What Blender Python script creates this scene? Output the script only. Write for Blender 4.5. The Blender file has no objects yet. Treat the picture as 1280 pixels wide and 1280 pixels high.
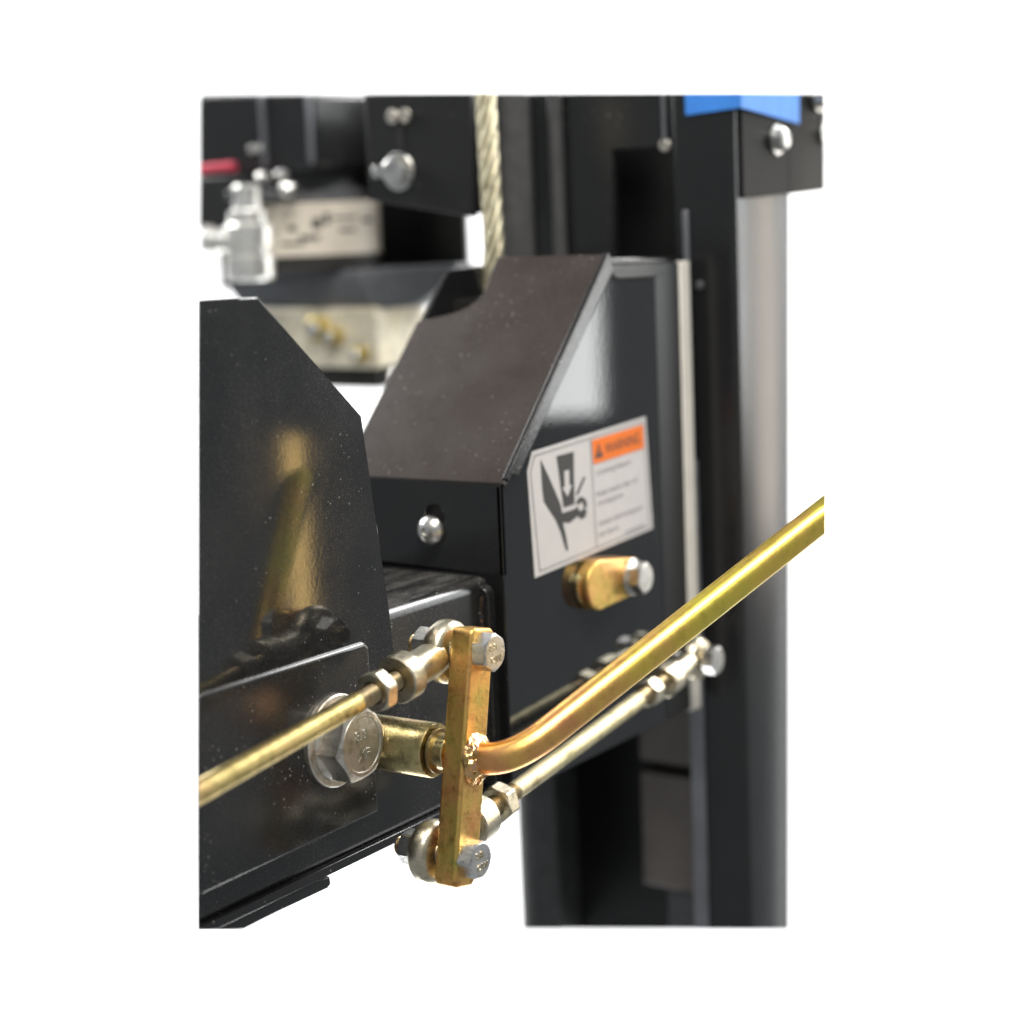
import bpy, bmesh, math, random
from mathutils import Vector, Matrix
random.seed(7)
rad = math.radians
scene = bpy.context.scene

# ------------------------------------------------------------------ camera
# world: X runs along the lift arm, -Y is the outward side of the carriage, Z up, metres
cam_d = bpy.data.cameras.new('camera')
cam = bpy.data.objects.new('camera', cam_d)
scene.collection.objects.link(cam)
scene.camera = cam
CAM = Vector((-0.74879, -0.53487, 0.26499))
right = Vector((0.55332491, -0.83195508, -0.04101563))
down = Vector((-0.15279972, -0.05297423, -0.98683635))
fwd = Vector((0.81883074, 0.55230831, -0.15643447))
m = Matrix((right, -down, -fwd)).transposed().to_4x4()
m.translation = CAM
cam.matrix_world = m
cam_d.sensor_width = 36.0
cam_d.lens = 67.5
cam_d.clip_start = 0.05
cam_d.clip_end = 60
cam_d.dof.use_dof = True
cam_d.dof.focus_distance = 0.965
cam_d.dof.aperture_fstop = 3.9
cam_d.dof.aperture_blades = 0

# ------------------------------------------------------------------ light
world = bpy.data.worlds.new('World')
scene.world = world
world.use_nodes = True
wb = world.node_tree.nodes['Background']
wb.inputs[0].default_value = (0.93, 0.97, 1.0, 1)
wb.inputs[1].default_value = 0.31

def area(name, loc, target, sx, sy, power, col=(1, 1, 1), spread=180):
    d = bpy.data.lights.new(name, 'AREA')
    d.shape = 'RECTANGLE'
    d.size, d.size_y, d.energy, d.color = sx, sy, power, col
    d.spread = rad(spread)
    o = bpy.data.objects.new(name, d)
    scene.collection.objects.link(o)
    o.location = loc
    o.rotation_euler = (Vector(target) - Vector(loc)).to_track_quat('-Z', 'Y').to_euler()
    return o

fh = Vector((fwd.x, fwd.y, 0)).normalized()
rh = Vector((right.x, right.y, 0)).normalized()
BD = Vector((CAM.x, CAM.y, 0)) + fh * 3.4                        # foot of the white backdrop
# added ceiling fill, tube over the handle, front key, window-like soft boxes to the right, lamps on the backdrop
area('ceiling_fill', (-0.25, 1.25, 2.1), (0.1, 0.1, 0.1), 1.7, 1.1, 1.3, (1.0, 0.76, 0.62))  # soft box added for the brown ceiling reflected in the sloping top
area('streak_lamp', (-0.42, -0.66, 1.9), (0.08, -0.08, 0.04), 1.3, 0.26, 40, (1.0, 0.97, 0.92))
area('key_lamp', (-1.3, -1.1, 1.9), (0, 0, 0), 0.55, 0.55, 18, (1.0, 0.96, 0.9))
area('window_lamp', (2.0, -1.235, 0.42), (0.2, 0.05, 0.15), 0.36, 1.05, 9.5, (0.97, 1.0, 0.99))
area('window_lamp', (2.0, -0.58, 0.03), (0.38, 0.02, 0.1), 0.56, 0.62, 3.9, (1.0, 0.90, 0.78))
area('amber_streak_lamp', (0.55, -0.458, -0.022), (-0.055, 0.0575, 0.1), 0.014, 0.19, 0.085, (1.0, 0.66, 0.22))  # amber lamp added in place of a yellow pole mirrored in the guard plate
area('streak_lamp', (2.1, -0.15, 1.32), (0.0, 0.05, 0.05), 1.3, 0.16, 18, (1.0, 0.94, 0.9))  # added to draw bright lines along the slab and tube edges
for sgn in (-1, 1):
    p = BD - fh * 1.1 + rh * (1.7 * sgn) + Vector((0, 0, 1.4))
    area('backdrop_lamp', p, BD + rh * 0.35 * sgn + Vector((0, 0, -0.3)), 1.2, 1.2, 85)
area('backdrop_lamp', BD - fh * 1.0 + Vector((0, 0, -2.2)), BD + Vector((0, 0, -0.2)), 2.4, 0.8, 60)

vs = scene.view_settings
vs.view_transform = 'Standard'
vs.look = 'None'
vs.exposure = 0
vs.gamma = 1
vs.use_curve_mapping = False

# ------------------------------------------------------------------ materials
def new_mat(name):
    mt = bpy.data.materials.new(name)
    mt.use_nodes = True
    nt = mt.node_tree
    return mt, nt, nt.nodes['Principled BSDF']

def N(nt, typ, **kw):
    n = nt.nodes.new(typ)
    for k, v in kw.items():
        setattr(n, k, v)
    return n

def ramp(nt, fac, stops):
    r = N(nt, 'ShaderNodeValToRGB')
    el = r.color_ramp.elements
    while len(el) < len(stops):
        el.new(0.5)
    for e, (p, c) in zip(el, stops):
        e.position = p
        e.color = (*c, 1) if len(c) == 3 else c
    nt.links.new(fac, r.inputs[0])
    return r

def noise(nt, co, scale, detail=3, rough=0.55, stretch=None):
    n = N(nt, 'ShaderNodeTexNoise')
    n.inputs['Scale'].default_value = scale
    n.inputs['Detail'].default_value = detail
    n.inputs['Roughness'].default_value = rough
    if stretch:
        mp = N(nt, 'ShaderNodeMapping')
        mp.inputs['Scale'].default_value = stretch
        nt.links.new(co, mp.inputs['Vector'])
        co = mp.outputs[0]
    nt.links.new(co, n.inputs['Vector'])
    return n.outputs['Fac']

def math_n(nt, op, a, b=None):
    n = N(nt, 'ShaderNodeMath', operation=op)
    for i, v in enumerate((a, b)):
        if v is None:
            continue
        if isinstance(v, (int, float)):
            n.inputs[i].default_value = v
        else:
            nt.links.new(v, n.inputs[i])
    return n.outputs[0]

def bump(nt, h, strength, dist, bs):
    b = N(nt, 'ShaderNodeBump')
    b.inputs['Strength'].default_value = strength
    b.inputs['Distance'].default_value = dist
    nt.links.new(h, b.inputs['Height'])
    nt.links.new(b.outputs[0], bs.inputs['Normal'])

def black_paint(name, base=(0.011, 0.0115, 0.0125), rough=0.14, dust=0.4, specks=0.5, peel=0.08, settle=0.0, film_rough=0.3, wave=0.5, grain=0.0):
    """gloss black paint with orange peel, settled dust and pale specks"""
    mt, nt, bs = new_mat(name)
    co = N(nt, 'ShaderNodeTexCoord').outputs['Object']
    big = noise(nt, co, 26, 4, 0.6)
    fine = noise(nt, co, 900, 2, 0.5)
    patch = ramp(nt, big, [(0.30, (0, 0, 0)), (0.80, (1, 1, 1))]).outputs[0]
    film = math_n(nt, 'MULTIPLY', math_n(nt, 'MULTIPLY', patch, fine), dust)
    # pale specks: tiny round cells, a few of them kept
    vor = N(nt, 'ShaderNodeTexVoronoi', feature='F1')
    vor.inputs['Scale'].default_value = 560
    nt.links.new(co, vor.inputs['Vector'])
    sep = N(nt, 'ShaderNodeSeparateColor')
    nt.links.new(vor.outputs['Color'], sep.inputs[0])
    keep = math_n(nt, 'GREATER_THAN', sep.outputs[0], 1.0 - 0.34 * specks)
    size = math_n(nt, 'MULTIPLY', math_n(nt, 'POWER', sep.outputs[1], 2.5), 0.34)
    dot = math_n(nt, 'LESS_THAN', vor.outputs['Distance'], size)
    where = ramp(nt, noise(nt, co, 34, 3), [(0.47, (0, 0, 0)), (0.62, (1, 1, 1))]).outputs[0]
    spk = math_n(nt, 'MULTIPLY', math_n(nt, 'MULTIPLY', keep, dot), math_n(nt, 'MULTIPLY', where, 0.5))
    tot = math_n(nt, 'ADD', math_n(nt, 'MULTIPLY', film, 0.09), spk)
    if grain:                                      # fine overspray grain in drifting patches
        g = ramp(nt, noise(nt, co, 1500, 1), [(0.60, (0, 0, 0)), (0.72, (1, 1, 1))]).outputs[0]
        gw = ramp(nt, noise(nt, co, 18, 4, 0.6), [(0.36, (0, 0, 0)), (0.66, (1, 1, 1))]).outputs[0]
        tot = math_n(nt, 'ADD', tot, math_n(nt, 'MULTIPLY', math_n(nt, 'MULTIPLY', g, gw), grain))
    if settle:                                     # dust lying on faces that look up
        nz = N(nt, 'ShaderNodeSeparateXYZ')
        nt.links.new(N(nt, 'ShaderNodeNewGeometry').outputs['True Normal'], nz.inputs[0])
        up = ramp(nt, nz.outputs[2], [(0.45, (0, 0, 0)), (0.95, (1, 1, 1))]).outputs[0]
        scr = ramp(nt, noise(nt, co, 90, 5, 0.7, (0.35, 1.6, 1)), [(0.40, (0, 0, 0)), (0.66, (1, 1, 1))]).outputs[0]
        lay = math_n(nt, 'MULTIPLY', math_n(nt, 'MULTIPLY', up, scr), math_n(nt, 'MULTIPLY', fine, settle))
        tot = math_n(nt, 'ADD', tot, lay)
    tot.node.use_clamp = True
    mix = N(nt, 'ShaderNodeMix', data_type='RGBA')
    nt.links.new(tot, mix.inputs[0])
    mix.inputs[6].default_value = (*base, 1)
    mix.inputs[7].default_value = (0.42, 0.40, 0.36, 1)
    nt.links.new(mix.outputs[2], bs.inputs['Base Color'])
    r = math_n(nt, 'ADD', math_n(nt, 'MULTIPLY', film, film_rough), rough)
    r2 = math_n(nt, 'ADD', r, math_n(nt, 'MULTIPLY', spk, 0.5))
    nt.links.new(r2, bs.inputs['Roughness'])
    bump(nt, math_n(nt, 'ADD', noise(nt, co, 420, 2, 0.5), math_n(nt, 'MULTIPLY', noise(nt, co, 45, 2), wave)), peel, 0.0006, bs)
    return mt

def plated(name, stops, rough=0.26, scale=55, stretch=None, relief=0.12, rvar=0.15, metal=1.0, drift=None, grimy=0.8):
    """zinc plating: metal whose passivation colour drifts in soft patches, dulled and scratched"""
    mt, nt, bs = new_mat(name)
    co = N(nt, 'ShaderNodeTexCoord').outputs['Object']
    n1 = noise(nt, co, scale, 4, 0.6, stretch)
    fine = noise(nt, co, 1300, 2)
    sm = math_n(nt, 'ADD', math_n(nt, 'MULTIPLY', n1, 0.86), math_n(nt, 'MULTIPLY', fine, 0.14))
    if drift:                                      # plating colour changes slowly along the part
        sx = N(nt, 'ShaderNodeSeparateXYZ')
        nt.links.new(co, sx.inputs[0])
        mr = N(nt, 'ShaderNodeMapRange')
        for i, v in enumerate(drift):
            mr.inputs[i + 1].default_value = v
        nt.links.new(sx.outputs[0], mr.inputs[0])
        sm = math_n(nt, 'ADD', sm, mr.outputs[0])
    c = ramp(nt, sm, stops)
    grime = ramp(nt, noise(nt, co, 160, 5, 0.65), [(0.30, (0.45, 0.42, 0.36)), (0.5, (1, 1, 1))])
    mx = N(nt, 'ShaderNodeMix', data_type='RGBA', blend_type='MULTIPLY')
    mx.inputs[0].default_value = grimy
    nt.links.new(c.outputs[0], mx.inputs[6])
    nt.links.new(grime.outputs[0], mx.inputs[7])
    nt.links.new(mx.outputs[2], bs.inputs['Base Color'])
    bs.inputs['Metallic'].default_value = metal
    nt.links.new(math_n(nt, 'ADD', math_n(nt, 'MULTIPLY', noise(nt, co, 220, 4), rvar), rough - rvar * 0.5), bs.inputs['Roughness'])
    bump(nt, math_n(nt, 'ADD', noise(nt, co, 700, 3), noise(nt, co, 120, 3)), relief, 0.0005, bs)
    return mt

def plain(name, col, rough=0.5, metal=0.0, relief=0.05, var=0.12, scale=120):
    mt, nt, bs = new_mat(name)
    co = N(nt, 'ShaderNodeTexCoord').outputs['Object']
    n1 = noise(nt, co, scale, 4)
    lo = tuple(c * (1 - var) for c in col)
    hi = tuple(min(1, c * (1 + var)) for c in col)
    nt.links.new(ramp(nt, n1, [(0.3, lo), (0.7, hi)]).outputs[0], bs.inputs['Base Color'])
    bs.inputs['Roughness'].default_value = rough
    bs.inputs['Metallic'].default_value = metal
    if relief:
        bump(nt, noise(nt, co, scale * 5, 3), relief, 0.0005, bs)
    return mt

M = {}
M['paint'] = black_paint('black_gloss_paint')
M['paint_arm'] = black_paint('black_dusty_paint', rough=0.055, dust=0.6, specks=1.0, peel=0.018, settle=0.4, film_rough=0.12, wave=0.1, grain=0.16)
M['paint_beam'] = black_paint('black_grainy_paint', rough=0.19, dust=0.6, specks=1.0, peel=0.05, settle=0.4, film_rough=0.12, wave=0.1, grain=0.2)
M['paint_top'] = black_paint('black_satin_brown_sheen', base=(0.022, 0.0150, 0.0120), rough=0.22, dust=0.9, specks=1.0, peel=0.05, film_rough=0.08, grain=0.1)  # brown in the base stands in for the reflected ceiling
M['paint_panel'] = black_paint('black_mirror_paint', rough=0.035, dust=0.05, specks=0.5, peel=0.012, film_rough=0.05, wave=0.2)
M['paint_bracket'] = black_paint('black_matt_paint', base=(0.009, 0.009, 0.009), rough=0.35, dust=0.15, specks=0.3)
M['paint_bracket'].node_tree.nodes['Principled BSDF'].inputs['Specular IOR Level'].default_value = 0.06
M['paint_column'] = black_paint('black_column_paint', rough=0.24, dust=0.2, specks=0.15, peel=0.04)
M['paint_dull'] = black_paint('black_dull_paint', base=(0.008, 0.008, 0.0085), rough=0.4, dust=0.05, specks=0.1)
GOLD = [(0.30, (0.50, 0.46, 0.13)), (0.42, (0.73, 0.50, 0.14)), (0.53, (0.79, 0.47, 0.16)), (0.64, (0.78, 0.36, 0.13)), (0.74, (0.74, 0.42, 0.28))]
M['bar'] = plated('yellow_zinc_bar', GOLD, rough=0.42, scale=48, relief=0.35)
M['handle'] = plated('yellow_zinc_handle', [(0.28, (0.74, 0.70, 0.13)), (0.44, (0.92, 0.72, 0.13)), (0.58, (0.92, 0.60, 0.16)), (0.72, (0.86, 0.42, 0.17))], rough=0.34, scale=26, relief=0.08, drift=(-0.01, 0.11, 0.17, -0.1), grimy=0.35)
M['shaft'] = plated('dull_yellow_zinc', [(0.32, (0.30, 0.27, 0.13)), (0.5, (0.62, 0.52, 0.25)), (0.7, (0.66, 0.45, 0.24))], rough=0.28, scale=60, relief=0.2)
M['rod'] = plated('pale_gold_zinc', [(0.32, (0.66, 0.52, 0.20)), (0.5, (0.86, 0.68, 0.28)), (0.7, (0.80, 0.52, 0.24))], rough=0.3, scale=40)
M['rod_pale'] = plated('straw_zinc', [(0.32, (0.50, 0.45, 0.26)), (0.5, (0.64, 0.58, 0.36)), (0.7, (0.60, 0.51, 0.33))], rough=0.5, scale=40)
M['rod_end'] = plated('champagne_zinc', [(0.32, (0.50, 0.46, 0.34)), (0.5, (0.66, 0.61, 0.47)), (0.7, (0.64, 0.55, 0.41))], rough=0.34, scale=70, relief=0.2)
M['silver'] = plated('clear_zinc', [(0.32, (0.56, 0.56, 0.55)), (0.5, (0.74, 0.74, 0.72)), (0.7, (0.70, 0.67, 0.60))], rough=0.3, scale=90, relief=0.25)
M['washer'] = plated('dull_clear_zinc', [(0.32, (0.50, 0.48, 0.43)), (0.5, (0.72, 0.69, 0.62)), (0.7, (0.68, 0.58, 0.47))], rough=0.42, scale=70, relief=0.4)
M['thread'] = plated('brown_thread_zinc', [(0.32, (0.30, 0.24, 0.14)), (0.5, (0.46, 0.37, 0.22)), (0.7, (0.50, 0.34, 0.22))], rough=0.36, scale=120)
M['weld'] = plated('weld_bead_zinc', [(0.32, (0.62, 0.44, 0.16)), (0.5, (0.80, 0.50, 0.22)), (0.7, (0.78, 0.42, 0.36))], rough=0.24, scale=150, relief=0.6)
M['cable'] = plated('galvanised_wire', [(0.32, (0.62, 0.56, 0.38)), (0.5, (0.86, 0.80, 0.58)), (0.7, (0.84, 0.74, 0.52))], rough=0.45, scale=60, metal=0.75)
M['alu'] = plated('cast_aluminium', [(0.32, (0.62, 0.57, 0.44)), (0.5, (0.76, 0.71, 0.57)), (0.7, (0.72, 0.63, 0.44))], rough=0.55, scale=40, metal=0.25)
M['filter'] = plated('bright_glare_metal', [(0.32, (0.80, 0.80, 0.76)), (0.5, (0.93, 0.93, 0.90)), (0.7, (0.90, 0.88, 0.80))], rough=0.32, scale=60, metal=0.8)  # brightened metal stands in for blown-out glare
M['brass'] = plated('brass_fitting', [(0.35, (0.62, 0.48, 0.16)), (0.65, (0.82, 0.68, 0.32))], rough=0.3, scale=60)
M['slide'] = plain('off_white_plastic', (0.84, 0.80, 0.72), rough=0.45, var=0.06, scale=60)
M['tape'] = plain('blue_masking_tape', (0.05, 0.26, 0.80), rough=0.5, var=0.1, scale=70, relief=0.5)
M['white_plastic'] = plain('white_plastic', (0.85, 0.86, 0.84), rough=0.3, var=0.03)
M['red'] = plain('red_rubber', (0.55, 0.05, 0.09), rough=0.5)
M['sticker'] = plain('sticker_white', (0.54, 0.515, 0.50), rough=0.5, var=0.03, relief=0.0)
M['orange'] = plain('sticker_orange', (0.80, 0.17, 0.012), rough=0.55, var=0.04, relief=0.0)
M['ink'] = plain('sticker_ink', (0.035, 0.035, 0.035), rough=0.45, var=0.1, relief=0.0)
M['ink_grey'] = plain('sticker_grey_ink', (0.22, 0.21, 0.21), rough=0.45, var=0.05, relief=0.0)
M['nameplate'] = plain('nameplate_beige', (0.70, 0.63, 0.53), rough=0.45, var=0.08, scale=50, relief=0.0)
M['grey'] = plain('dark_grey_cast', (0.085, 0.088, 0.094), rough=0.4, var=0.2)
M['casting'] = plain('grey_casting', (0.14, 0.147, 0.158), rough=0.45, var=0.15)
M['leg_sheen'] = plain('grey_sheen_paint', (0.062, 0.062, 0.062), rough=0.4, var=0.2)  # lightened grey stands in for sheen reflected on the leg and pipe
M['brown'] = plain('brown_paint', (0.10, 0.06, 0.03), rough=0.4)
M['panel_in'] = plain('grey_brown_panel', (0.19, 0.165, 0.148), rough=0.42, var=0.1, scale=40)
M['rubber'] = plain('dark_rubber', (0.02, 0.018, 0.016), rough=0.6)
for k in ('sticker', 'orange', 'ink', 'ink_grey'):
    M[k].node_tree.nodes['Principled BSDF'].inputs['Specular IOR Level'].default_value = 0.2
M['rail'] = plain('worn_steel_rail', (0.20, 0.205, 0.22), rough=0.35, metal=0.6, var=0.15, scale=30)
M['backdrop'] = plain('white_paper', (0.92, 0.92, 0.92), rough=0.8, var=0.01, scale=2, relief=0.0)

# ------------------------------------------------------------------ mesh helpers (all in world metres)
# the machine is shown as a sawn-off sample: flat saw cuts at its left, top, bottom and right
CUT = {'left': (CAM, Vector((0.6781, -0.7320, -0.0657))),
       'top': (CAM, Vector((0.0251, 0.0659, -0.9975))),
       'bottom': (CAM, Vector((0.3233, 0.1691, 0.9310))),
       'right': (CAM, Vector((-0.4145, 0.9099, 0.0153))),
       'post': (CAM, Vector((-0.4308, 0.9023, 0.0183)))}

def cut(bm, *names):
    for n in names:
        p, nr = CUT[n]
        g = bm.verts[:] + bm.edges[:] + bm.faces[:]
        r = bmesh.ops.bisect_plane(bm, geom=g, dist=1e-6, plane_co=p, plane_no=-nr, clear_outer=True)
        ed = [e for e in r['geom_cut'] if isinstance(e, bmesh.types.BMEdge)]
        if ed:
            bmesh.ops.holes_fill(bm, edges=ed, sides=0)
    return bm

def new():
    return bmesh.new()

def box(x0, x1, y0, y1, z0, z1, bm=None):
    bm = bm or new()
    v = [bm.verts.new((x, y, z)) for x in (x0, x1) for y in (y0, y1) for z in (z0, z1)]
    for f in ((0, 1, 3, 2), (4, 6, 7, 5), (0, 4, 5, 1), (2, 3, 7, 6), (0, 2, 6, 4), (1, 5, 7, 3)):
        bm.faces.new([v[i] for i in f])
    return bm

def prism(pts, a, b, axis='y', bm=None):
    """extrude a polygon: axis y takes (x,z) points, x takes (y,z), z takes (x,y)"""
    bm = bm or new()
    def P(p, t):
        return {'y': (p[0], t, p[1]), 'x': (t, p[0], p[1]), 'z': (p[0], p[1], t)}[axis]
    lo = [bm.verts.new(P(p, a)) for p in pts]
    hi = [bm.verts.new(P(p, b)) for p in pts]
    n = len(pts)
    bm.faces.new(lo)
    bm.faces.new(hi[::-1])
    for i in range(n):
        j = (i + 1) % n
        bm.faces.new((lo[i], hi[i], hi[j], lo[j]))
    bmesh.ops.recalc_face_normals(bm, faces=bm.faces[:])
    return bm

def frame(axis):
    a = Vector(axis).normalized()
    ref = Vector((0, 0, 1)) if abs(a.z) < 0.9 else Vector((1, 0, 0))
    u = ref.cross(a).normalized()
    return a, u, a.cross(u)

def lathe(base, axis, prof, n=40, bm=None, rfun=None):
    """prof: list of (distance along axis, radius); radius 0 closes the end"""
    bm = bm or new()
    base = Vector(base)
    a, u, v = frame(axis)
    rings = []
    for t, r in prof:
        if r <= 1e-9:
            rings.append([bm.verts.new(base + a * t)])
        else:
            rings.append([bm.verts.new(base + a * t + (u * math.cos(k * 2 * math.pi / n) + v * math.sin(k * 2 * math.pi / n)) * r) for k in range(n)])
    for A, B in zip(rings, rings[1:]):
        for k in range(n):
            j = (k + 1) % n
            if len(A) == 1 and len(B) == 1:
                continue
            if len(A) == 1:
                bm.faces.new((A[0], B[j], B[k]))
            elif len(B) == 1:
                bm.faces.new((A[k], A[j], B[0]))
            else:
                bm.faces.new((A[k], A[j], B[j], B[k]))
    bmesh.ops.recalc_face_normals(bm, faces=bm.faces[:])
    return bm

def rod(p0, p1, r, n=32, bev=0.0005, bm=None):
    p0, p1 = Vector(p0), Vector(p1)
    L = (p1 - p0).length
    return lathe(p0, p1 - p0, [(0, 0), (0, r - bev), (bev, r), (L - bev, r), (L, r - bev), (L, 0)], n, bm)

def threads(p0, p1, r, pitch=0.0013, n=28, bm=None):
    p0, p1 = Vector(p0), Vector(p1)
    L = (p1 - p0).length
    k = max(2, int(L / pitch))
    prof = [(0, 0), (0, r * 0.88)]
    for i in range(k):
        t = L * i / k
        s = L / k
        prof += [(t + s * 0.15, r * 0.87), (t + s * 0.5, r), (t + s * 0.62, r)]
    prof += [(L, r * 0.87), (L, 0)]
    return lathe(p0, p1 - p0, prof, n, bm)

def hexa(base, axis, af, h, hole=0.0, turn=0.0, both=False, n=48, bm=None):
    """hexagon head or nut with turned chamfer; base at its seat, axis points away from it"""
    bm = bm or new()
    base = Vector(base)
    a, u, v = frame(axis)
    ap = af / 2
    def ring(fz):
        out = []
        for k in range(n):
            t = 2 * math.pi * k / n
            q = ((t + turn + math.pi / 6) % (math.pi / 3)) - math.pi / 6
            r = ap / math.cos(q)
            rr, z = fz(r)
            out.append(bm.verts.new(base + a * z + (u * math.cos(t) + v * math.sin(t)) * rr))
        return out
    tan = 0.55
    c = lambda r: max(0.0, (r - ap * 0.95)) * tan
    rings = []
    if both:
        if hole:
            rings.append(ring(lambda r: (hole * 0.97, 0.0012)))
            rings.append(ring(lambda r: (hole * 1.12, 0)))
        rings.append(ring(lambda r: (ap * 0.95, 0)))
        rings.append(ring(lambda r: (r, c(r))))
    else:
        rings.append(ring(lambda r: (r, 0)))
    rings.append(ring(lambda r: (r, h - c(r))))
    rings.append(ring(lambda r: (ap * 0.95, h)))
    if hole:
        rings.append(ring(lambda r: (hole * 1.12, h)))
        rings.append(ring(lambda r: (hole * 0.97, h - 0.0012)))
    for A, B in zip(rings, rings[1:]):
        for k in range(n):
            j = (k + 1) % n
            bm.faces.new((A[k], A[j], B[j], B[k]))
    bm.faces.new(rings[0])
    bm.faces.new(rings[-1])
    bmesh.ops.recalc_face_normals(bm, faces=bm.faces[:])
    return bm

def sweep(path, r, n=24, bm=None, cap=True):
    bm = bm or new()
    path = [Vector(p) for p in path]
    rings = []
    t0 = (path[1] - path[0]).normalized()
    _, u, v = frame(t0)
    for i, p in enumerate(path):
        a = path[max(0, i - 1)]
        b = path[min(len(path) - 1, i + 1)]
        t = (b - a).normalized()
        u = (u - t * u.dot(t)).normalized()
        v = t.cross(u)
        rr = r(i) if callable(r) else r
        rings.append([bm.verts.new(p + (u * math.cos(2 * math.pi * k / n) + v * math.sin(2 * math.pi * k / n)) * rr) for k in range(n)])
    for A, B in zip(rings, rings[1:]):
        for k in range(n):
            j = (k + 1) % n
            bm.faces.new((A[k], A[j], B[j], B[k]))
    if cap:
        bm.faces.new(rings[0])
        bm.faces.new(rings[-1])
    bmesh.ops.recalc_face_normals(bm, faces=bm.faces[:])
    return bm

def blob(c, r, seed, squash=(1, 1, 1), bm=None, amp=0.25, sub=3):
    bm = bm or new()
    rnd = random.Random(seed)
    ph = [rnd.uniform(0, 6.28) for _ in range(6)]
    res = bmesh.ops.create_icosphere(bm, subdivisions=sub, radius=1.0)
    for vv in res['verts']:
        p = vv.co.copy()
        k = 1 + amp * (math.sin(5 * p.x + ph[0]) * math.sin(4 * p.y + ph[1]) + 0.5 * math.sin(9 * p.z + ph[2]) * math.sin(8 * p.x + ph[3]))
        vv.co = Vector(c) + Vector((p.x * squash[0], p.y * squash[1], p.z * squash[2])) * r * k
    return bm

def obj(name, bm, mat, parent=None, bevel=0.0, seg=2, smooth=True, angle=32, label=None):
    if name in ('bolt', 'nut', 'lock_nut', 'far_bolt', 'big_bolt', 'port_fitting', 'drain_plug'):
        angle = 18
    me = bpy.data.meshes.new(name)
    bm.normal_update()
    bm.to_mesh(me)
    bm.free()
    if smooth:
        for p in me.polygons:
            p.use_smooth = True
        me.set_sharp_from_angle(angle=rad(angle))
    me.materials.append(M[mat] if isinstance(mat, str) else mat)
    o = bpy.data.objects.new(name, me)
    scene.collection.objects.link(o)
    if parent:
        o.parent = parent
        pos = Vector((0, 0, 0))
        q = parent
        while q:
            pos += q.location
            q = q.parent
        o.location = -pos
    if bevel:
        b = o.modifiers.new('bevel', 'BEVEL')
        b.width = bevel
        b.segments = seg
        b.limit_method = 'ANGLE'
        b.angle_limit = rad(35)
    if label:
        o['label'] = label
    return o

def thing(name, loc, label, cat, group=None):
    o = bpy.data.objects.new(name, None)
    o.empty_display_size = 0.02
    scene.collection.objects.link(o)
    o.location = loc
    o['label'] = label
    o['category'] = cat
    if group:
        o['group'] = group
    return o

def text_mesh(txt, to3d, height, width=None, back=None):
    """flat lettering as a mesh; to3d maps (a,b) in the plane to world"""
    cu = bpy.data.curves.new('lettering', 'FONT')
    cu.body = txt
    cu.size = 1.0
    cu.resolution_u = 3
    t = bpy.data.objects.new('lettering', cu)
    scene.collection.objects.link(t)
    bpy.context.view_layer.update()
    me = bpy.data.meshes.new_from_object(t.evaluated_get(bpy.context.evaluated_depsgraph_get()))
    bpy.data.objects.remove(t)
    bpy.data.curves.remove(cu)
    xs = [v.co.x for v in me.vertices]
    x0, w = min(xs), max(xs) - min(xs)
    sy = height / 0.73
    sx = (width / w) if width else sy
    bm = new()
    bm.from_mesh(me)
    bpy.data.meshes.remove(me)
    for v in bm.verts:
        v.co = to3d((v.co.x - x0) * sx, v.co.y * sy)
    if back:                                       # raised lettering: sides down to the surface
        ex = bmesh.ops.extrude_face_region(bm, geom=bm.faces[:])
        for g in ex['geom']:
            if isinstance(g, bmesh.types.BMVert):
                g.co += Vector(back)
        bmesh.ops.recalc_face_normals(bm, faces=bm.faces[:])
    return bm

def arc(cx, cy, r, a0, a1, n):
    return [(cx + r * math.cos(rad(a0 + (a1 - a0) * i / n)), cy + r * math.sin(rad(a0 + (a1 - a0) * i / n))) for i in range(n + 1)]

# ------------------------------------------------------------------ backdrop
bm = new()
W2, H2 = 2.1, 2.0
vv = [bm.verts.new(BD + rh * sx * W2 + Vector((0, 0, sz * H2))) for sx, sz in ((-1, -1), (1, -1), (1, 1), (-1, 1))]
bm.faces.new(vv)
r = bmesh.ops.extrude_face_region(bm, geom=bm.faces[:])
for e in r['geom']:
    if isinstance(e, bmesh.types.BMVert):
        e.co += fh * 0.01
bmesh.ops.recalc_face_normals(bm, faces=bm.faces[:])
bd = obj('backdrop', bm, 'backdrop')
bd['kind'] = 'structure'

# ------------------------------------------------------------------ lift column
col = thing('lift_column', (0.375, 0.11, -0.25), 'tall black steel column with an open channel behind the carriage cover', 'column')
T = 0.006
# outer leg: lip facing the arm and side wall facing outwards, one bent sheet
prof = [(0.335, 0.062), (0.335, 0.024)] + arc(0.339, 0.024, 0.004, 180, 270, 4)[1:] + [(0.43, 0.020), (0.43, 0.026), (0.343, 0.026), (0.341, 0.028), (0.341, 0.062)]
obj('outer_leg', cut(prism(prof, -0.30, 0.36, 'z'), 'top', 'bottom', 'post'), 'paint_column', col, 0.0008)
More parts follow.
